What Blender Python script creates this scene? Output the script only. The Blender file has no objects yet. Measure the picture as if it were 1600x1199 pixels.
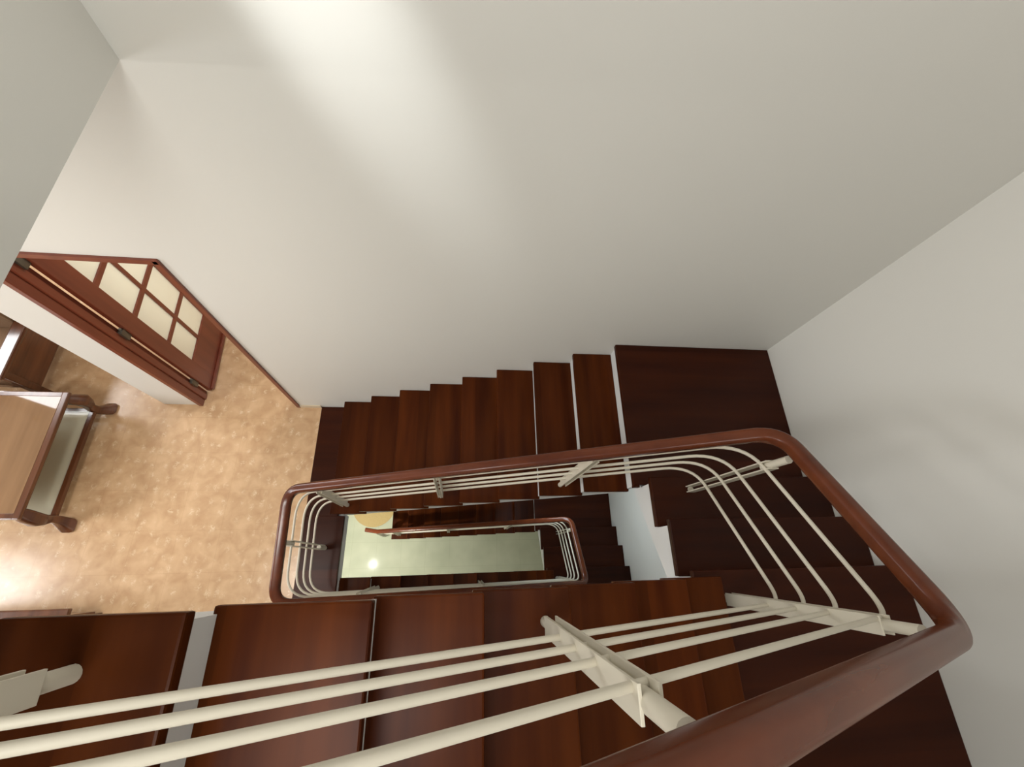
import bpy, bmesh, math, random
from mathutils import Vector, Matrix, Euler
random.seed(7)
PI = math.pi
sc = bpy.context.scene
COL = sc.collection

# ------------------------------------------------------------------ camera
cam_d = bpy.data.cameras.new('camera'); cam = bpy.data.objects.new('camera', cam_d); COL.objects.link(cam)
cam.location = (1.3197, 0.0, 4.0965)
cam.rotation_euler = (0.400836, -0.118355, -0.023387)
cam_d.sensor_width = 36; cam_d.lens = 674.163 * 36 / 1600; cam_d.clip_start = 0.02
sc.camera = cam

# ------------------------------------------------------------------ world, exposure
w = bpy.data.worlds.new('world'); sc.world = w; w.use_nodes = True
w.node_tree.nodes['Background'].inputs[0].default_value = (0.75, 0.8, 0.85, 1)
w.node_tree.nodes['Background'].inputs[1].default_value = 0.25
sc.view_settings.view_transform = 'Standard'; sc.view_settings.look = 'None'
sc.view_settings.gamma = 1; sc.view_settings.use_curve_mapping = False
sc.view_settings.exposure = 0.3

def area(name, loc, target, sx, sy, power, col, spread=PI):
    l = bpy.data.lights.new(name, 'AREA'); l.shape = 'RECTANGLE'; l.size = sx; l.size_y = sy
    l.energy = power; l.color = col; l.spread = spread
    o = bpy.data.objects.new(name, l); COL.objects.link(o); o.location = loc
    o.rotation_euler = (Vector(target) - Vector(loc)).to_track_quat('-Z', 'Y').to_euler()
    return o
# daylight from the roof light and from the high window on the near side of the stairwell
area('roof_light', (1.7, 0.2, 5.85), (1.9, 0.2, 0), 2.0, 1.2, 12, (1.0, 0.99, 0.96))
area('high_window_light', (0.75, -0.98, 4.8), (1.2, 1.4, 2.0), 0.9, 0.9, 31, (1.0, 0.995, 0.96))
area('top_hall_window_light', (-1.7, -0.2, 4.8), (3.6, 0.5, 1.6), 1.0, 1.0, 25, (1.0, 0.995, 0.97))
# daylight through the two windows at the far left of the tiled room
area('room_window_light', (-3.77, -0.28, 1.65), (0, -0.1, 0.9), 0.95, 1.2, 54, (0.96, 0.98, 1.0))
area('room_window_light', (-3.77, 2.33, 1.75), (0, 1.9, 0.9), 0.80, 1.5, 50, (0.96, 0.98, 1.0))
# added fill light, brightens the tiles and the foot of the back wall
area('room_fill_light', (-0.75, -0.1, 3.08), (-0.45, 0.25, 0), 0.4, 0.4, 19, (1.0, 0.96, 0.90))
# added light beyond the doorway, aimed to brighten the door's glass panes
area('door_pane_fill_light', (0.3, 2.7, 2.6), (-0.9, 2.2, 0.6), 0.5, 0.5, 17, (1.0, 0.97, 0.92))
# ground floor lamp
area('ground_floor_light', (-0.41, 0.08, -1.58), (-0.41, 0.08, -3.8), 0.07, 0.07, 38, (1.0, 1.0, 0.93))
area('lower_wall_fill_light', (2.2, 0.9, -0.9), (3.5, 0.0, -1.2), 0.4, 0.4, 6.5, (0.80, 0.93, 1.0))  # added cool fill inside the stairwell, brightens the lower right wall
# added spot standing in for window light, makes the back wall's bright patch
sp = bpy.data.lights.new('light_patch_spot', 'SPOT'); sp.energy = 165; sp.spot_size = math.radians(23); sp.spot_blend = 1.0
sp.color = (0.97, 1.0, 1.0); sp.shadow_soft_size = 0.05
so = bpy.data.objects.new('light_patch_spot', sp); COL.objects.link(so); so.location = (0.30, 1.05, 4.60)
so.rotation_euler = (Vector((0.84, 1.444, 3.50)) - so.location).to_track_quat('-Z', 'Y').to_euler()

# ------------------------------------------------------------------ materials
def new_mat(name):
    m = bpy.data.materials.new(name); m.use_nodes = True
    nt = m.node_tree; return m, nt, nt.nodes['Principled BSDF']
def N(nt, t, **kw):
    n = nt.nodes.new(t)
    for k, v in kw.items(): setattr(n, k, v)
    return n
def plain(name, col, rough, spec=0.5, bump=0.0, scale=60, metallic=0.0):
    m, nt, b = new_mat(name)
    b.inputs['Base Color'].default_value = (*col, 1); b.inputs['Roughness'].default_value = rough
    b.inputs['Specular IOR Level'].default_value = spec; b.inputs['Metallic'].default_value = metallic
    if bump:
        tc = N(nt, 'ShaderNodeTexCoord'); no = N(nt, 'ShaderNodeTexNoise'); no.inputs['Scale'].default_value = scale
        bp = N(nt, 'ShaderNodeBump'); bp.inputs['Strength'].default_value = bump; bp.inputs['Distance'].default_value = 0.01
        nt.links.new(tc.outputs['Object'], no.inputs['Vector']); nt.links.new(no.outputs['Fac'], bp.inputs['Height'])
        nt.links.new(bp.outputs['Normal'], b.inputs['Normal'])
    return m
def wood(name, c1, c2, rough, axis='Y', var=0.35, scale=1.0, coat=0.0, board=0.0, spec=0.5):
    """streaky wood grain along one axis, tone varying from piece to piece"""
    m, nt, b = new_mat(name)
    tc = N(nt, 'ShaderNodeTexCoord'); mp = N(nt, 'ShaderNodeMapping')
    s = {'X': (1.2, 14, 14), 'Y': (14, 1.2, 14), 'Z': (14, 14, 1.2)}[axis]
    mp.inputs['Scale'].default_value = tuple(q * scale for q in s)
    nt.links.new(tc.outputs['Object'], mp.inputs['Vector'])
    oi = N(nt, 'ShaderNodeObjectInfo')
    no = N(nt, 'ShaderNodeTexNoise'); no.inputs['Scale'].default_value = 1.6; no.inputs['Detail'].default_value = 6
    nt.links.new(mp.outputs['Vector'], no.inputs['Vector'])
    cr = N(nt, 'ShaderNodeMix', data_type='RGBA')
    cr.inputs['A'].default_value = (*c1, 1); cr.inputs['B'].default_value = (*c2, 1)
    mr = N(nt, 'ShaderNodeMapRange'); mr.inputs['From Min'].default_value = 0.3; mr.inputs['From Max'].default_value = 0.7
    nt.links.new(no.outputs['Fac'], mr.inputs['Value']); nt.links.new(mr.outputs['Result'], cr.inputs['Factor'])
    hs = N(nt, 'ShaderNodeHueSaturation')
    mv = N(nt, 'ShaderNodeMapRange'); mv.inputs['To Min'].default_value = 1 - var; mv.inputs['To Max'].default_value = 1 + var
    nt.links.new(oi.outputs['Random'], mv.inputs['Value'])
    val = mv.outputs['Result']
    if board:
        sx = N(nt, 'ShaderNodeSeparateXYZ'); nt.links.new(tc.outputs['Object'], sx.inputs[0])
        d = N(nt, 'ShaderNodeMath', operation='DIVIDE'); d.inputs[1].default_value = board
        nt.links.new(sx.outputs['X' if axis == 'Y' else 'Y'], d.inputs[0])
        fl = N(nt, 'ShaderNodeMath', operation='FLOOR'); nt.links.new(d.outputs[0], fl.inputs[0])
        ad = N(nt, 'ShaderNodeMath', operation='ADD'); nt.links.new(fl.outputs[0], ad.inputs[0]); nt.links.new(oi.outputs['Random'], ad.inputs[1])
        wn = N(nt, 'ShaderNodeTexWhiteNoise', noise_dimensions='1D'); nt.links.new(ad.outputs[0], wn.inputs['W'])
        m2 = N(nt, 'ShaderNodeMapRange'); m2.inputs['To Min'].default_value = 1 - var; m2.inputs['To Max'].default_value = 1 + var
        nt.links.new(wn.outputs['Value'], m2.inputs['Value'])
        mu = N(nt, 'ShaderNodeMath', operation='MULTIPLY'); nt.links.new(val, mu.inputs[0]); nt.links.new(m2.outputs['Result'], mu.inputs[1])
        val = mu.outputs[0]
    nt.links.new(val, hs.inputs['Value']); nt.links.new(cr.outputs['Result'], hs.inputs['Color'])
    nt.links.new(hs.outputs['Color'], b.inputs['Base Color'])
    b.inputs['Specular IOR Level'].default_value = spec; b.inputs['Roughness'].default_value = rough; b.inputs['Coat Weight'].default_value = coat; b.inputs['Coat Roughness'].default_value = 0.12
    return m

M_WALL = plain('wall_paint', (0.775, 0.762, 0.715), 0.55, 0.3, 0.10, 3)
M_WHITE = plain('white_plaster', (0.74, 0.745, 0.74), 0.6, 0.3)
M_TREAD = wood('tread_wood', (0.038, 0.0072, 0.0016), (0.086, 0.020, 0.0034), 0.30, 'Y', 0.26, 0.5, 0.0, 0.16, 0.08)
M_TREADX = wood('tread_wood_x', (0.027, 0.0052, 0.0018), (0.050, 0.0105, 0.003), 0.32, 'X', 0.16, 0.5, 0.0, 0.20, 0.13)
M_RAIL = wood('handrail_wood', (0.085, 0.018, 0.006), (0.14, 0.034, 0.010), 0.26, 'X', 0.0, 0.4, 0.05, 0, 0.3)
M_DOOR = wood('door_wood', (0.15, 0.030, 0.014), (0.21, 0.048, 0.021), 0.35, 'Z', 0.08, 0.6, 0.2)
M_ROD = plain('cream_paint', (0.66, 0.61, 0.50), 0.4, 0.35)
M_METAL = plain('hinge_metal', (0.16, 0.15, 0.12), 0.4, 0.5, metallic=0.8)
M_FURN = wood('furniture_wood', (0.075, 0.024, 0.010), (0.15, 0.052, 0.020), 0.25, 'Y', 0.1, 0.7, 0.4)
M_TOP = wood('tabletop_wood', (0.20, 0.11, 0.055), (0.27, 0.155, 0.08), 0.04, 'Y', 0.0, 0.5, 0.0)
M_CUSH = plain('cushion_fabric', (0.20, 0.12, 0.07), 0.9, 0.2, 0.3, 90)
M_SKIRT = plain('skirting_tile', (0.62, 0.52, 0.38), 0.3)

def glass_mat():
    m = bpy.data.materials.new('frosted_glass'); m.use_nodes = True; nt = m.node_tree
    out = nt.nodes['Material Output']; b = nt.nodes['Principled BSDF']
    b.inputs['Base Color'].default_value = (0.90, 0.87, 0.76, 1); b.inputs['Roughness'].default_value = 0.4
    tr = N(nt, 'ShaderNodeBsdfTranslucent'); tr.inputs['Color'].default_value = (0.95, 0.92, 0.80, 1)
    mx = N(nt, 'ShaderNodeMixShader'); mx.inputs[0].default_value = 0.5
    nt.links.new(b.outputs[0], mx.inputs[1]); nt.links.new(tr.outputs[0], mx.inputs[2]); nt.links.new(mx.outputs[0], out.inputs[0])
    return m
M_GLASS = glass_mat()
def clear_glass():
    m = bpy.data.materials.new('shelf_glass'); m.use_nodes = True; nt = m.node_tree
    out = nt.nodes['Material Output']; b = nt.nodes['Principled BSDF']
    b.inputs['Base Color'].default_value = (0.80, 0.78, 0.62, 1); b.inputs['Roughness'].default_value = 0.06
    tr = N(nt, 'ShaderNodeBsdfTransparent'); tr.inputs['Color'].default_value = (0.97, 0.98, 0.93, 1)
    mx = N(nt, 'ShaderNodeMixShader'); mx.inputs[0].default_value = 0.42
    nt.links.new(tr.outputs[0], mx.inputs[1]); nt.links.new(b.outputs[0], mx.inputs[2]); nt.links.new(mx.outputs[0], out.inputs[0])
    return m
M_SHELF = clear_glass()

def tile_mat():
    m, nt, b = new_mat('orange_marbled_tile')
    tc = N(nt, 'ShaderNodeTexCoord')
    n1 = N(nt, 'ShaderNodeTexNoise'); n1.inputs['Scale'].default_value = 9; n1.inputs['Detail'].default_value = 8; n1.inputs['Distortion'].default_value = 0.4
    n2 = N(nt, 'ShaderNodeTexNoise'); n2.inputs['Scale'].default_value = 34; n2.inputs['Detail'].default_value = 3; n2.inputs['Distortion'].default_value = 2.5
    for n in (n1, n2): nt.links.new(tc.outputs['Object'], n.inputs['Vector'])
    mp = N(nt, 'ShaderNodeMapping'); mp.inputs['Scale'].default_value = (12.5, 8.5, 10); mp.inputs['Rotation'].default_value = (0, 0, 0.1)
    nw = N(nt, 'ShaderNodeTexNoise'); nw.inputs['Scale'].default_value = 26; nw.inputs['Detail'].default_value = 2
    nt.links.new(tc.outputs['Object'], nw.inputs['Vector'])
    vm = N(nt, 'ShaderNodeVectorMath', operation='SCALE'); vm.inputs['Scale'].default_value = 0.075
    nt.links.new(nw.outputs['Color'], vm.inputs[0])
    va = N(nt, 'ShaderNodeVectorMath', operation='ADD'); nt.links.new(tc.outputs['Object'], va.inputs[0]); nt.links.new(vm.outputs['Vector'], va.inputs[1])
    nt.links.new(va.outputs['Vector'], mp.inputs['Vector'])
    vo = N(nt, 'ShaderNodeTexVoronoi'); vo.inputs['Scale'].default_value = 1.0; vo.inputs['Randomness'].default_value = 0.55
    nt.links.new(mp.outputs['Vector'], vo.inputs['Vector'])
    r1 = N(nt, 'ShaderNodeValToRGB')
    r1.color_ramp.elements[0].position = 0.32; r1.color_ramp.elements[0].color = (0.53, 0.325, 0.175, 1)
    r1.color_ramp.elements[1].position = 0.68; r1.color_ramp.elements[1].color = (0.68, 0.455, 0.265, 1)
    nt.links.new(n1.outputs['Fac'], r1.inputs['Fac'])
    # light curls inside each voronoi cell
    mu = N(nt, 'ShaderNodeMath', operation='MULTIPLY'); 
    rr = N(nt, 'ShaderNodeValToRGB'); e = rr.color_ramp.elements
    e[0].position = 0.06; e[0].color = (0.75, 0.75, 0.75, 1); e[1].position = 0.33; e[1].color = (0, 0, 0, 1)
    nt.links.new(vo.outputs['Distance'], rr.inputs['Fac'])
    r2 = N(nt, 'ShaderNodeMapRange'); r2.inputs['From Min'].default_value = 0.42; r2.inputs['From Max'].default_value = 0.60
    nt.links.new(n2.outputs['Fac'], r2.inputs['Value'])
    nt.links.new(rr.outputs['Color'], mu.inputs[0]); nt.links.new(r2.outputs['Result'], mu.inputs[1])
    mx = N(nt, 'ShaderNodeMix', data_type='RGBA'); mx.inputs['B'].default_value = (0.84, 0.68, 0.46, 1)
    nt.links.new(mu.outputs[0], mx.inputs['Factor']); nt.links.new(r1.outputs['Color'], mx.inputs['A'])
    br = N(nt, 'ShaderNodeTexBrick'); br.offset = 0; br.inputs['Scale'].default_value = 1
    br.inputs['Brick Width'].default_value = 0.33; br.inputs['Row Height'].default_value = 0.33; br.inputs['Mortar Size'].default_value = 0.0022
    br.inputs['Color1'].default_value = br.inputs['Color2'].default_value = (1, 1, 1, 1); br.inputs['Mortar'].default_value = (0.93, 0.91, 0.89, 1)
    nt.links.new(tc.outputs['Object'], br.inputs['Vector'])
    m3 = N(nt, 'ShaderNodeMix', data_type='RGBA', blend_type='MULTIPLY'); m3.inputs['Factor'].default_value = 1
    nt.links.new(mx.outputs['Result'], m3.inputs['A']); nt.links.new(br.outputs['Color'], m3.inputs['B'])
    nt.links.new(m3.outputs['Result'], b.inputs['Base Color'])
    b.inputs['Roughness'].default_value = 0.24; b.inputs['Specular IOR Level'].default_value = 0.5
    return m
M_TILE = tile_mat()
def ground_mat():
    m, nt, b = new_mat('cream_ground_tile')
    tc = N(nt, 'ShaderNodeTexCoord')
    n1 = N(nt, 'ShaderNodeTexNoise'); n1.inputs['Scale'].default_value = 3; nt.links.new(tc.outputs['Object'], n1.inputs['Vector'])
    r1 = N(nt, 'ShaderNodeValToRGB')
    r1.color_ramp.elements[0].position = 0.3; r1.color_ramp.elements[0].color = (0.56, 0.58, 0.42, 1)
    r1.color_ramp.elements[1].position = 0.7; r1.color_ramp.elements[1].color = (0.66, 0.67, 0.50, 1)
    nt.links.new(n1.outputs['Fac'], r1.inputs['Fac'])
    br = N(nt, 'ShaderNodeTexBrick'); br.offset = 0; br.inputs['Scale'].default_value = 1
    br.inputs['Brick Width'].default_value = 0.4; br.inputs['Row Height'].default_value = 0.4; br.inputs['Mortar Size'].default_value = 0.002
    br.inputs['Color1'].default_value = br.inputs['Color2'].default_value = (1, 1, 1, 1); br.inputs['Mortar'].default_value = (0.86, 0.86, 0.82, 1)
    nt.links.new(tc.outputs['Object'], br.inputs['Vector'])
    m3 = N(nt, 'ShaderNodeMix', data_type='RGBA', blend_type='MULTIPLY'); m3.inputs['Factor'].default_value = 1
    nt.links.new(r1.outputs['Color'], m3.inputs['A']); nt.links.new(br.outputs['Color'], m3.inputs['B'])
    nt.links.new(m3.outputs['Result'], b.inputs['Base Color']); b.inputs['Roughness'].default_value = 0.12; b.inputs['Specular IOR Level'].default_value = 0.03
    return m
M_GROUND = ground_mat()
M_MAT = plain('tan_mat', (0.60, 0.44, 0.20), 0.85, 0.2, 0.5, 25)
M_WINGLASS = None

# ------------------------------------------------------------------ mesh helpers
def box(bm, x0, x1, y0, y1, z0, z1, bevel=0.0):
    vs = [bm.verts.new((x, y, z)) for z in (z0, z1) for y in (y0, y1) for x in (x0, x1)]
    fs = [(0, 2, 3, 1), (4, 5, 7, 6), (0, 1, 5, 4), (2, 6, 7, 3), (0, 4, 6, 2), (1, 3, 7, 5)]
    F = [bm.faces.new([vs[i] for i in f]) for f in fs]
    if bevel:
        es = list({e for f in F for e in f.edges})
        bmesh.ops.bevel(bm, geom=es, offset=bevel, segments=2, affect='EDGES', profile=0.6)
def prism(bm, pts, axis, a0, a1):
    """extrude a 2-D outline. axis 'Y': pts are (x,z); axis 'X': pts are (y,z); axis 'Z': pts are (x,y)"""
    def P(p, a):
        return (p[0], a, p[1]) if axis == 'Y' else (a, p[0], p[1]) if axis == 'X' else (p[0], p[1], a)
    A = [bm.verts.new(P(p, a0)) for p in pts]; B = [bm.verts.new(P(p, a1)) for p in pts]
    bm.faces.new(A); bm.faces.new(B[::-1]); n = len(pts)
    for i in range(n): bm.faces.new((A[i], A[(i + 1) % n], B[(i + 1) % n], B[i]))
def sweep(bm, path, section, closed_ends=True, scales=None):
    """section: list of (side, up) offsets; frame keeps 'side' horizontal"""
    rings = []; n = len(path)
    for i, p in enumerate(path):
        t = (path[min(i + 1, n - 1)] - path[max(i - 1, 0)]).normalized()
        side = t.cross(Vector((0, 0, 1)))
        if side.length < 1e-3: side = Vector((1, 0, 0))
        side.normalize(); up = side.cross(t).normalized()
        s = scales[i] if scales else 1
        rings.append([bm.verts.new(p + side * a * s + up * b * s) for a, b in section])
    m = len(section)
    for i in range(n - 1):
        for j in range(m):
            bm.faces.new((rings[i][j], rings[i][(j + 1) % m], rings[i + 1][(j + 1) % m], rings[i + 1][j]))
    if closed_ends: bm.faces.new(rings[0][::-1]); bm.faces.new(rings[-1])
def circ(r, n=12): return [(r * math.cos(2 * PI * k / n), r * math.sin(2 * PI * k / n)) for k in range(n)]
def rbox_section(wd, ht, r, n=5):
    out = []
    for cx, cy, a0 in ((wd / 2 - r, ht / 2 - r, 0), (-wd / 2 + r, ht / 2 - r, 90), (-wd / 2 + r, -ht / 2 + r, 180), (wd / 2 - r, -ht / 2 + r, 270)):
        for k in range(n + 1):
            a = math.radians(a0 + 90 * k / n); out.append((cx + r * math.cos(a), cy + r * math.sin(a)))
    return out
def tube(bm, p0, p1, r, n=16):
    p0, p1 = Vector(p0), Vector(p1)
    d = (p1 - p0); t = d.normalized(); a = t.orthogonal().normalized(); b = t.cross(a)
    A = [bm.verts.new(p0 + (a * math.cos(2 * PI * k / n) + b * math.sin(2 * PI * k / n)) * r) for k in range(n)]
    B = [bm.verts.new(v.co + d) for v in A]
    bm.faces.new(A[::-1]); bm.faces.new(B)
    for k in range(n): bm.faces.new((A[k], A[(k + 1) % n], B[(k + 1) % n], B[k]))
def obj(name, bm, mat, parent=None, smooth=False):
    bmesh.ops.recalc_face_normals(bm, faces=bm.faces)
    me = bpy.data.meshes.new(name); bm.to_mesh(me); bm.free(); me.materials.append(mat)
    if smooth:
        for p in me.polygons: p.use_smooth = True
        try: me.set_sharp_from_angle(angle=math.radians(40))
        except Exception: pass
    o = bpy.data.objects.new(name, me); COL.objects.link(o)
    if parent: o.parent = parent; o.matrix_parent_inverse = Matrix.Translation(-Vector(parent.location))
    return o
def thing(name, label, cat, loc=(0, 0, 0), group=None):
    o = bpy.data.objects.new(name, None); COL.objects.link(o); o.location = loc; o.empty_display_size = 0.1
    if label: o['label'] = label
    if cat: o['category'] = cat
    if group: o['group'] = group
    return o
def tag(o, label, cat, group=None):
    o['label'] = label; o['category'] = cat
    if group: o['group'] = group
def struct(name, bm, mat, label, cat, smooth=False):
    o = obj(name, bm, mat, None, smooth); o['kind'] = 'structure'; o['label'] = label; o['category'] = cat
    return o

# ------------------------------------------------------------------ dimensions
h, g, X1 = 0.162, 0.2712, 0.2465          # riser, going, first nosing of the north flight
YB = 1.444; YN = 0.431; YS = -0.07; YW = -1.08   # back wall, well edges, front wall
XR = 3.60; XLW = 0.265
GZ = -3.78; r2 = 3.78 / 22                # ground floor level and lower riser
TOPZ = 21 * h
XD0, XD1, ZD, XE = -1.090, -0.195, 2.165, -1.39
WT = 0.13                                 # wall thickness
ZC = 5.95

# ------------------------------------------------------------------ shell
bm = bmesh.new()
box(bm, XD1, XR + WT, YB, YB + WT, GZ, ZC)                    # right of the door, full height
box(bm, XE, XD0, YB, YB + WT, -0.25, ZC)
box(bm, XD0, XD1, YB, YB + WT, ZD, ZC)
box(bm, XD0, XD1, YB, YB + WT, -0.25, -0.001)
box(bm, -5.0, XD1, YB, YB + WT, GZ, -0.25)
struct('wall_back', bm, M_WALL, 'tall white plastered wall behind the stairs with the door opening', 'wall')
bm = bmesh.new(); box(bm, 3.54, XR + WT, YW - WT, YB, GZ, 1.30)
struct('wall_right_lower', bm, M_WALL, 'lower, slightly thicker part of the right wall seen down the well', 'wall')
bm = bmesh.new(); box(bm, XR, XR + WT, YW - WT, YB, 1.30, ZC)
struct('wall_right', bm, M_WALL, 'white wall at the right end of the stairwell', 'wall')
bm = bmesh.new()
prism(bm, [(YB, 3.137), (0.60, 3.137), (0.60, ZC), (YB, ZC)], 'X', XLW - 0.12, XLW)
struct('wall_left', bm, M_WALL, 'grey-white wall at the upper left above the tiled room', 'wall')
bm = bmesh.new(); box(bm, 0.0, XR, YW - WT, YW, GZ, ZC)
box(bm, -5.0, 0.0, -2.6 - WT, -2.6, 0, 3.137); box(bm, -0.12, 0, -2.6, YW - WT, 0, 3.137)
struct('wall_front', bm, M_WALL, 'white wall along the near side of the stairs', 'wall')
# far left wall with two window openings
bm = bmesh.new(); WX = -3.8; WA = (-0.90, 0.35, 0.88, 2.42); WB = (1.75, 2.75, 0.98, 2.52)
box(bm, WX - 0.13, WX, -2.6, WA[0], 0, 3.137); box(bm, WX - 0.13, WX, WA[1], WB[0], 0, 3.137); box(bm, WX - 0.13, WX, WB[1], 4.2, 0, 3.137)
for q in (WA, WB): box(bm, WX - 0.13, WX, q[0], q[1], 0, q[2]); box(bm, WX - 0.13, WX, q[0], q[1], q[3], 3.137)
struct('wall_far_left', bm, M_WALL, 'far wall of the tiled room with two windows', 'wall')
for i, q in enumerate((WA, WB)):
    bm = bmesh.new(); ym = (q[0] + q[1]) / 2
    for y in (q[0] + 0.03, ym, q[1] - 0.03): box(bm, WX - 0.09, WX - 0.045, y - 0.03, y + 0.03, q[2], q[3])
    for z in (q[2] + 0.03, q[3] - 0.03): box(bm, WX - 0.09, WX - 0.045, q[0], q[1], z - 0.03, z + 0.03)
    struct('window_%d' % (i + 1), bm, M_WHITE, ('white framed window at the near end of the far left wall', 'white framed window at the far end of the far left wall')[i], 'window')
# room beyond the door
bm = bmesh.new(); box(bm, WX, 1.6, 4.2, 4.33, -0.05, 3.137); box(bm, 1.5, 1.6, YB + WT, 4.2, 0, 3.137)
struct('wall_hall', bm, M_WALL, 'walls of the hall beyond the glazed door', 'wall')

bm = bmesh.new()
box(bm, -5.0, 0.0, -2.6, YB, -0.21, 0.0)
box(bm, -5.0, XD0, YB, 4.2, -0.21, 0.0)      # passes under the wall end
box(bm, XD0, 1.5, YB, 4.2, -0.21, 0.0)
struct('floor', bm, M_TILE, 'glossy orange-beige marbled tile floor beside the stairwell', 'floor')
bm = bmesh.new(); box(bm, -5.0, XR, -2.6, YB, GZ - 0.15, GZ)
struct('floor.001', bm, M_GROUND, 'pale cream ground floor seen at the bottom of the well', 'floor')
# floor slab nosing along the stairwell (white slab edge) and top floor slab
bm = bmesh.new(); box(bm, 0.0, 0.318, YS - 0.02, YN + 0.02, -0.22, -0.035)
struct('trim_1', bm, M_WHITE, 'white slab edge at the left end of the well', 'slab edge')
bm = bmesh.new()
box(bm, 0.0, X1 + 0.03, YN, YB - 0.002, -0.035, 0.003, 0.004)
box(bm, 0.0, 0.333, YW, YN, -0.035, 0.003, 0.004)
struct('trim_2', bm, M_TREADX, 'dark red-brown wooden edging strip where the tiles meet the stairwell', 'edging')
bm = bmesh.new(); box(bm, -5.0, XLW - 0.12, -2.6, 4.2, 3.137, 3.37); box(bm, XLW - 0.12, XLW, YW, 0.60, 3.137, 3.37); box(bm, XLW, 0.295, YW, YS - 0.02, 3.137, 3.37)
struct('ceiling', bm, M_WALL, 'ceiling slab over the tiled room', 'ceiling')
bm = bmesh.new(); box(bm, -5.0, XLW - 0.12, -2.6, YB, 3.37, 3.402); box(bm, XLW - 0.12, 0.33, YW, 0.60, 3.37, 3.402, 0.004)
struct('floor.002', bm, M_TREADX, 'dark wooden top landing above the tiled room', 'floor')
bm = bmesh.new(); box(bm, -5.0, XR + WT, -2.6, YB + WT, ZC, ZC + 0.1)
struct('ceiling.001', bm, M_WALL, 'white ceiling over the top of the stairwell', 'ceiling')
bm = bmesh.new(); box(bm, XLW - 0.12 - 2.2, XLW - 0.12 - 2.1, -2.6, YB, 3.402, ZC); box(bm, -2.0, 0.0, YW - 0.9, YW - 0.8, 3.402, ZC)
struct('wall_upper_hall', bm, M_WALL, 'walls of the top landing', 'wall')
# ground floor surrounds
bm = bmesh.new(); box(bm, -5.1, -5.0, -2.6, YB, GZ, -0.21); box(bm, -5.0, 0.0, -2.7, -2.6, GZ, -0.21)
struct('wall_ground', bm, M_WALL, 'ground floor walls', 'wall')
# thin brown base line of the back wall next to the first tread and a sliver of tile skirting
bm = bmesh.new(); box(bm, -0.19, 0.0, YB - 0.012, YB, 0.0, 0.045)
struct('baseboard_back', bm, M_SKIRT, 'small beige tile skirting at the foot of the back wall', 'skirting')

# ------------------------------------------------------------------ staircases
def tread_y(x0, x1, y0, y1, top, parent, grain='Y', name='tread'):
    b = bmesh.new(); box(b, x0, x1, y0, y1, top - 0.036, top, 0.006)
    return obj(name, b, M_TREAD if grain == 'Y' else M_TREADX, parent)
def riser(x0, x1, y0, y1, z0, z1, parent):
    b = bmesh.new(); box(b, x0, x1, y0, y1, z0, z1); return obj('riser', b, M_WHITE, parent)

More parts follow.
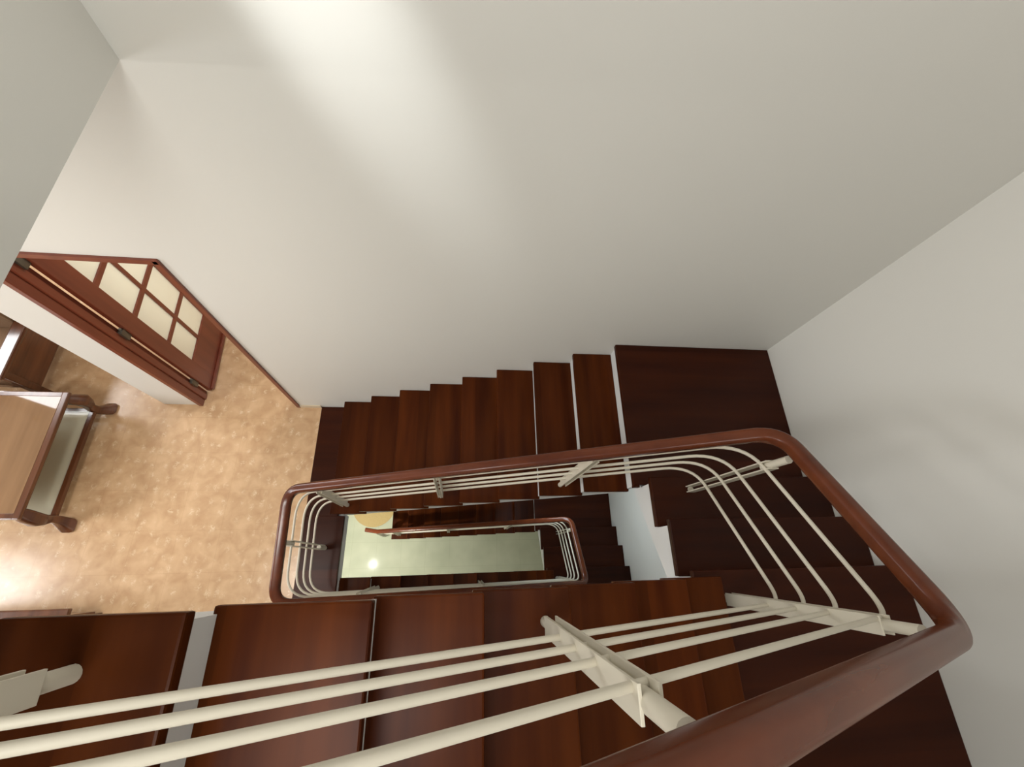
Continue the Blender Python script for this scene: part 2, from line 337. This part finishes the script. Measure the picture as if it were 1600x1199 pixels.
def staircase(z0, rr, nos3, label, yw_wall=YB - 0.0015, xr=XR - 0.0015):
    """north flight of 9, east flight of 3, south flight; each flight is white plaster carrying wooden treads"""
    st = thing('staircase', label, 'staircase', (X1, 1.0, z0))
    X9 = X1 + 8 * g
    # north flight ----------------------------------------------------
    b = bmesh.new(); pts = []
    for k in range(1, 9):
        xk = X1 + (k - 1) * g
        pts += [(xk + 0.03, z0 + (k - 1) * rr - (0.0 if k > 1 else 0.0) - (0.036 if k > 1 else 0.0)), (xk + 0.03, z0 + k * rr - 0.036)]
    pts += [(X9 + 0.03, z0 + 8 * rr - 0.036)]
    nl = lambda x: z0 + rr * (1 + (x - X1) / g)
    pts += [(X9 + 0.03, nl(X9) - 0.34), (X1 + 0.03 + 0.34, max(z0, nl(X1 + 0.37) - 0.34)), (X1 + 0.03, z0)] if z0 < -1 else \
           [(X9 + 0.03, nl(X9) - 0.34), (X1 + 0.03, nl(X1 + 0.03) - 0.34)]
    prism(b, pts, 'Y', YN + 0.02, yw_wall)
    f1 = obj('flight', b, M_WHITE, st); f1['label'] = 'white plaster body of the flight along the back wall'
    for k in range(1, 9):
        xk = X1 + (k - 1) * g
        tread_y(xk, xk + g + 0.028, YN, yw_wall, z0 + k * rr, f1)
        riser(xk + 0.018, xk + 0.030, YN + 0.018, yw_wall, z0 + (k - 1) * rr, z0 + k * rr - 0.036, f1)
    riser(X9 + 0.018, X9 + 0.030, YN + 0.018, yw_wall, z0 + 8 * rr, z0 + 9 * rr - 0.036, f1)
    # quarter landing + east flight ------------------------------------
    Y10, gy, XW = 0.467, 0.2567, 2.454
    zA = z0 + 9 * rr; zB = z0 + 12 * rr
    b = bmesh.new()
    prism(b, [(yw_wall, zA - 0.036), (Y10 - 0.03, zA - 0.036), (Y10 - 0.03, zA + rr - 0.036), (Y10 - gy - 0.03, zA + rr - 0.036),
              (Y10 - gy - 0.03, zA + 2 * rr - 0.036), (Y10 - 2 * gy - 0.03, zA + 2 * rr - 0.036), (Y10 - 2 * gy - 0.03, zB - 0.036), (YS - 0.02, zB - 0.036),
              (YS - 0.02, zB - 0.33), (0.43, zA - 0.145), (yw_wall, zA - 0.145)], 'X', XW + 0.02, xr)
    f2 = obj('flight', b, M_WHITE, st); f2['label'] = 'white plaster body of the short flight along the right wall'
    b = bmesh.new(); prism(b, [(X9 + 0.03, zA - 0.036), (XW + 0.021, zA - 0.036), (XW + 0.021, zA - 0.145), (X9 + 0.03, zA - 0.30)], 'Y', YN + 0.02, yw_wall)
    obj('landing_edge', b, M_WHITE, f2)
    b = bmesh.new(); box(b, X9, xr, Y10 - 0.02, yw_wall, zA - 0.036, zA, 0.006)
    box(b, X9, XW, YN, Y10 - 0.02, zA - 0.036, zA)
    obj('landing', b, M_TREADX, f2)
    tread_y(XW, xr, Y10 - gy - 0.028, Y10, zA + rr, f2, 'X')
    tread_y(XW, xr, Y10 - 2 * gy - 0.028, Y10 - gy, zA + 2 * rr, f2, 'X')
    # south landing + south flight --------------------------------------
    n3 = len(nos3)
    Y12 = Y10 - 2 * gy
    b = bmesh.new(); box(b, XW - 0.0, xr, YW + 0.0015, Y12, zB - 0.036, zB, 0.006); obj('landing', b, M_TREADX, f2)
    b = bmesh.new(); pts = []
    for i, x in enumerate(nos3):
        pts += [(x - 0.03, zB + i * rr - 0.036), (x - 0.03, zB + (i + 1) * rr - 0.036)]
    xe = nos3[-1] - 0.03
    slope = rr / g
    nl3 = lambda x: zB + rr + (nos3[0] - x) * (rr * (n3 - 1)) / (nos3[0] - nos3[-1])
    pts = [(XW + 0.3, zB - 0.036)] + pts[:-1] + [(xe, nl3(xe) - 0.37), (XW + 0.02, nl3(XW) - 0.50), (XW + 0.3, zB - 0.33)]
    prism(b, pts, 'Y', YW + 0.0015, YS - 0.02)
    f3 = obj('flight', b, M_WHITE, st); f3['label'] = 'white plaster body of the flight nearest the camera side'
    for i, x in enumerate(nos3[:-1]):
        tread_y(nos3[i + 1] - 0.028, x, YW + 0.0015, YS, zB + (i + 1) * rr, f3)
    for i, x in enumerate(nos3):
        riser(x - 0.030, x - 0.018, YW + 0.0015, (YS - 0.007) if i < 6 else YS - 0.018, zB + i * rr, zB + (i + 1) * rr - 0.036, f3)
    return st
NOS3 = [2.50, 2.25, 1.97, 1.685, 1.40, 1.125, 0.80, 0.50, 0.333]
staircase(0.0, h, NOS3, 'dark red-brown wooden staircase with white risers, upper storey, rising from the orange tiles')
NOS3L = [2.50 - i * (2.5 - 0.333) / 9 for i in range(10)]
staircase(GZ, r2, NOS3L, 'dark wooden staircase seen far below inside the well, rising from the pale ground floor', xr=3.5385)

# ------------------------------------------------------------------ balustrade
def N1(x, z0, rr): return z0 + rr * (1 + (x - X1) / g)
def corner(prev, p, nxt, r, n=8):
    a = (prev - p).normalized(); b = (nxt - p).normalized()
    A = p + a * r; B = p + b * r
    return [((1 - t) ** 2) * A + 2 * t * (1 - t) * (p * 0.96 + (A + B) * 0.02) + t * t * B for t in [i / n for i in range(n + 1)]]
def fillet(pts, radii):
    out = [pts[0]]
    for i in range(1, len(pts) - 1):
        if radii[i] <= 0: out.append(pts[i])
        else: out += corner(pts[i - 1], pts[i], pts[i + 1], radii[i])
    out.append(pts[-1]); return out
def line3(x, z0, rr, nos):  # nosing line of a south flight
    zB = z0 + 12 * rr
    return zB + rr + (nos[0] - x) * rr * (len(nos) - 1) / (nos[0] - nos[-1])
YRN, XRL, XRR = 0.497, 0.19, 2.66
def rail_path(hh, yn, ys, xr, rc, start, rs=None):
    rs = rs or rc
    P = []; R = []
    def add(x, y, z, r=0): P.append(Vector((x, y, z + hh))); R.append(r)
    if start: add(-0.02, yn + 0.03, N1(0.12, GZ, r2))
    add(0.16, yn, N1(0.16, GZ, r2))
    add(xr, yn, N1(xr - 0.06, GZ, r2), rc); add(xr, ys, line3(xr - 0.06, GZ, r2, NOS3L), rs)
    add(0.40, ys, line3(0.40, GZ, r2, NOS3L)); add(XRL, ys, 0.05, rc); add(XRL, yn, 0.125, rc)
    add(0.40, yn, N1(0.40, 0, h))
    add(xr, yn, N1(xr - 0.06, 0, h), rc); add(xr, ys, line3(xr - 0.06, 0, h, NOS3), rs)
    add(0.40, ys, line3(0.40, 0, h, NOS3)); add(XRL, ys, TOPZ + 0.05, rc); add(XRL, 0.60, TOPZ + 0.05)
    return fillet(P, R)
bal = thing('stair_balustrade', 'continuous stair railing with brown wooden handrail and four cream rods winding round the well', 'railing', (0.19, 0.2, 0.0))
b = bmesh.new(); sweep(b, rail_path(0.88, 0.497, -0.196, 2.68, 0.11, True), rbox_section(0.060, 0.060, 0.019))
hr = obj('handrail', b, M_RAIL, bal, True); hr['label'] = 'glossy brown wooden handrail'
for hh in (0.20, 0.355, 0.505, 0.685):
    b = bmesh.new(); sweep(b, rail_path(hh, 0.503, -0.17, 2.655, 0.16, False, 0.085), circ(0.008, 10))
    obj('rod', b, M_ROD, bal, True)

def post(base, top, along, z_lo=None, z_hi=None):
    """round foot and head with two flat plates between; along = unit direction of the rods at the post"""
    base, top = Vector(base), Vector(top); ax = (top - base); L = ax.length; t = ax.normalized()
    b = bmesh.new()
    tube(b, base, base + t * 0.17, 0.0165); p = obj('baluster', b, M_ROD, bal, True)
    b = bmesh.new(); tube(b, top - t * 0.17, top, 0.0165); obj('baluster_head', b, M_ROD, p, True)
    al = Vector(along).normalized(); al = (al - t * al.dot(t)).normalized(); sd = t.cross(al).normalized()
    for s in (-1, 1):
        b = bmesh.new(); box(b, -0.003, 0.003, -0.026, 0.026, 0, L - 0.19, 0.0012)
        o0 = base + t * 0.085 + al * s * 0.0160
        Mx = Matrix((( al.x, sd.x, t.x, o0.x), (al.y, sd.y, t.y, o0.y), (al.z, sd.z, t.z, o0.z), (0, 0, 0, 1)))
        bmesh.ops.transform(b, matrix=Mx, verts=b.verts)
        obj('plate', b, M_ROD, p)
    return p
RB = 0.845
def tz1(x, z0, rr):   # tread top under x on a north flight
    k = min(9, max(0, int(math.floor((x - X1) / g)) + 1)); return z0 + k * rr
def tz3(x, z0, rr, nos):
    return z0 + 12 * rr + sum(1 for q in nos if x < q) * rr
for z0, rr, nos in ((0.0, h, NOS3), (GZ, r2, NOS3L)):
    for x in (0.385, 1.19, 2.02):
        post((x, 0.503, tz1(x, z0, rr)), (x, 0.50, N1(x, z0, rr) + RB), (1, 0, 0.0))
    post((2.70, 0.395, z0 + 9 * rr), (2.675, 0.375, z0 + 9 * rr + 1.02), (0, 1, 0.0))
    for x in ((2.565, 1.60, 0.63) if z0 == 0 else (2.57, 1.57, 0.62)):
        post((x, -0.165, tz3(x, z0, rr, nos)), (x, -0.19, line3(x, z0, rr, nos) + RB), (1, 0, 0.0))
post((XRL + 0.015, 0.17, 0.003), (XRL, 0.17, 0.09 + RB), (0, 1, 0))
post((0.13, 0.50, GZ), (0.13, 0.50, N1(0.13, GZ, r2) + RB), (1, 0, 0))

# ------------------------------------------------------------------ door
dr = bpy.data.objects.new('door_1', None); COL.objects.link(dr); dr.location = (XD0, YB + 0.1, 0)
dr['kind'] = 'structure'; dr['label'] = 'open red-brown wooden door with frosted glass panes beside the tiled floor'; dr['category'] = 'door'
b = bmesh.new()
FY0, FY1 = YB - 0.014, YB + WT + 0.004
box(b, XD0 - 0.002, XD0 + 0.034, FY0, YB + 0.05, 0, ZD, 0.004); box(b, XD0 - 0.002, XD0 + 0.046, YB + 0.05, FY1 - 0.035, 0, ZD, 0.004)
box(b, XD0 - 0.002, XD0 + 0.030, FY1 - 0.035, FY1, 0, ZD, 0.003)
box(b, XD1 - 0.030, XD1 + 0.002, FY0, FY1, 0, ZD, 0.004)
box(b, XD0, XD1, FY0, FY1, ZD - 0.032, ZD + 0.002, 0.004)
obj('door_frame', b, M_DOOR, dr)
def leafM():
    a = math.radians(92.5); c, s = math.cos(a), math.sin(a)
    return Matrix(((c, s, 0, XD0 + 0.060), (s, -c, 0, YB + WT + 0.008), (0, 0, 1, 0.008), (0, 0, 0, 1)))
LM = leafM(); LW, LH, LT = 0.80, 2.11, 0.036
cols = [(0.135, 0.355), (0.385, 0.605)]; rows = [(0.37, 0.69), (0.725, 1.09), (1.13, 1.46), (1.50, 1.83)]
b = bmesh.new()
def lb(x0, x1, z0, z1, t0=-LT / 2, t1=LT / 2, bv=0.004): box(b, x0, x1, t0, t1, z0, z1, bv)
lb(0, cols[0][0], 0, LH); lb(cols[1][1], LW, 0, LH)
lb(cols[0][0] - .004, cols[1][1] + .004, 0, rows[0][0]); lb(cols[0][0] - .004, cols[1][1] + .004, rows[-1][1], LH)
for i in range(3): lb(cols[0][0] - .002, cols[1][1] + .002, rows[i][1], rows[i + 1][0], -0.015, 0.015, 0.003)
lb(cols[0][1], cols[1][0], rows[0][0] - .002, rows[-1][1] + .002, -0.0155, 0.0155, 0.003)
bmesh.ops.transform(b, matrix=LM, verts=b.verts); leaf = obj('door_leaf', b, M_DOOR, dr)
b = bmesh.new(); box(b, cols[0][0] - .003, cols[1][1] + .003, -0.003, 0.003, rows[0][0] - .003, rows[-1][1] + .003)
bmesh.ops.transform(b, matrix=LM, verts=b.verts); obj('glass_panes', b, M_GLASS, leaf)
b = bmesh.new(); box(b, 0.01, LW, LT / 2, LT / 2 + 0.022, 0.0, 0.035, 0.006)
bmesh.ops.transform(b, matrix=LM, verts=b.verts)
for v in b.verts: pass
ws = obj('weather_bar', b, M_DOOR, leaf)
b = bmesh.new(); tube(b, (0.745, -LT / 2 - 0.05, 1.03), (0.745, LT / 2 + 0.05, 1.03), 0.009)
for s in (-1, 1): tube(b, (0.745, s * (LT / 2 + 0.045), 1.03), (0.63, s * (LT / 2 + 0.045), 1.03), 0.009)
bmesh.ops.transform(b, matrix=LM, verts=b.verts); obj('door_handle', b, M_METAL, leaf, True)
for z in (0.25, 1.13, 1.93):
    b = bmesh.new(); tube(b, (XD0 + 0.048, YB + WT - 0.002, z - 0.05), (XD0 + 0.048, YB + WT - 0.002, z + 0.05), 0.011)
    box(b, XD0 + 0.034, XD0 + 0.064, YB + WT - 0.036, YB + WT + 0.01, z - 0.045, z + 0.045, 0.001)
    obj('hinge', b, M_METAL, dr, True)

# ------------------------------------------------------------------ furniture
def cabriole(bm, x, y, ztop, dx, dy):
    prof = [(0.0, 1.0, 0.036), (0.016, 0.88, 0.046), (0.036, 0.72, 0.050), (0.034, 0.55, 0.040), (0.018, 0.38, 0.030), (0.018, 0.22, 0.032), (0.040, 0.10, 0.046), (0.058, 0.035, 0.054), (0.060, 0.0, 0.044)]
    rings = []
    for o_, zf, r in prof:
        c = Vector((x + dx * o_, y + dy * o_, ztop * zf))
        rings.append([bm.verts.new(c + Vector((a, b_, 0))) for a, b_ in rbox_section(r * 2, r * 2, r * 0.55, 3)])
    m = len(rings[0])
    for i in range(len(rings) - 1):
        for j in range(m): bm.faces.new((rings[i][j], rings[i][(j + 1) % m], rings[i + 1][(j + 1) % m], rings[i + 1][j]))
    bm.faces.new(rings[0]); bm.faces.new(rings[-1][::-1])
ct = thing('coffee_table', 'low wooden coffee table with glossy top and curved legs on the orange tiles', 'table', (-2.2, 0.88, 0))
x0, x1, y0, y1, zt = -2.62, -1.828, 0.385, 1.375, 0.45
b = bmesh.new()
for a in ((x0, x0 + 0.045, y0, y1), (x1 - 0.045, x1, y0, y1), (x0 + 0.04, x1 - 0.04, y0, y0 + 0.045), (x0 + 0.04, x1 - 0.04, y1 - 0.045, y1)):
    box(b, *a, zt - 0.03, zt, 0.007)
tf = obj('tabletop_frame', b, M_FURN, ct); tf['label'] = 'brown wooden rim of the tabletop'
b = bmesh.new(); box(b, x0 + 0.042, x1 - 0.042, y0 + 0.042, y1 - 0.042, zt - 0.022, zt + 0.0006)
tt = obj('tabletop', b, M_TOP, ct); tt['label'] = 'glossy tan tabletop reflecting the window'
b = bmesh.new()
for a in ((x0 + 0.05, x0 + 0.07, y0 + 0.06, y1 - 0.06), (x1 - 0.07, x1 - 0.05, y0 + 0.06, y1 - 0.06), (x0 + 0.06, x1 - 0.06, y0 + 0.05, y0 + 0.07), (x0 + 0.06, x1 - 0.06, y1 - 0.07, y1 - 0.05)):
    box(b, *a, zt - 0.09, zt - 0.03)
obj('apron', b, M_FURN, ct)
for sx, px in ((-1, x0 + 0.05), (1, x1 - 0.05)):
    for sy, py in ((-1, y0 + 0.05), (1, y1 - 0.05)):
        b = bmesh.new(); cabriole(b, px, py, zt - 0.03, sx, sy); obj('leg', b, M_FURN, ct, True)
b = bmesh.new(); zs = 0.14
for a in ((x0 + 0.03, x0 + 0.07, y0 + 0.03, y1 - 0.03), (x1 - 0.06, x1 - 0.015, y0 + 0.03, y1 - 0.03), (x0 + 0.06, x1 - 0.06, y0 + 0.03, y0 + 0.07), (x0 + 0.06, x1 - 0.06, y1 - 0.07, y1 - 0.03)):
    box(b, *a, zs - 0.035, zs, 0.005)
obj('lower_frame', b, M_FURN, ct)
b = bmesh.new(); box(b, x0 + 0.06, x1 - 0.05, y0 + 0.06, y1 - 0.06, zs - 0.006, zs + 0.001)
ls = obj('glass_shelf', b, M_SHELF, ct); ls['label'] = 'clear glass lower shelf'

ac = thing('armchair', 'wooden armchair at the left edge beyond the coffee table', 'chair', (-2.65, 1.82, 0))
def bxo(name, a, mat, par, bv=0.008):
    b = bmesh.new(); box(b, *a, bv); return obj(name, b, mat, par)
for y in (1.50, 2.10):
    for x in (-3.05, -2.33): bxo('leg', (x - 0.03, x + 0.03, y - 0.03, y + 0.03, 0, 0.50), M_FURN, ac)
for x in (-3.05, -2.33): bxo('arm', (x - 0.055, x + 0.055, 1.44, 2.17, 0.50, 0.535), M_FURN, ac, 0.012)
for x in (-3.04, -2.34): bxo('side_panel', (x - 0.012, x + 0.012, 1.53, 2.07, 0.14, 0.48), M_FURN, ac)
bxo('seat_frame', (-3.02, -2.36, 1.49, 2.11, 0.22, 0.28), M_FURN, ac)
bxo('seat_cushion', (-3.00, -2.38, 1.48, 2.05, 0.28, 0.41), M_CUSH, ac, 0.03)
bxo('backrest', (-3.02, -2.36, 2.06, 2.15, 0.25, 0.86), M_FURN, ac, 0.012)
bxo('back_cushion', (-2.98, -2.40, 1.96, 2.06, 0.40, 0.80), M_CUSH, ac, 0.03)

sb = thing('low_bench', 'low brown wooden bench just visible behind the nearest treads at left', 'bench', (-1.85, -0.5, 0))
bxo('bench_top', (-2.5, -1.30, -0.80, -0.205, 0.41, 0.45), M_FURN, sb, 0.01)
bxo('bench_body', (-2.46, -1.36, -0.76, -0.25, 0.10, 0.41), M_FURN, sb, 0.005)
for x in (-2.42, -1.40):
    for y in (-0.72, -0.29): bxo('leg', (x - 0.025, x + 0.025, y - 0.025, y + 0.025, 0, 0.10), M_FURN, sb, 0.004)

b = bmesh.new()
pts = [(-0.10 + 0.36 * math.cos(2 * PI * k / 48), 1.0 + 0.36 * math.sin(2 * PI * k / 48)) for k in range(48)]
prism(b, pts, 'Z', GZ, GZ + 0.012); rug = obj('round_mat', b, M_MAT)
tag(rug, 'round tan mat on the pale ground floor at the foot of the lower stairs', 'mat')
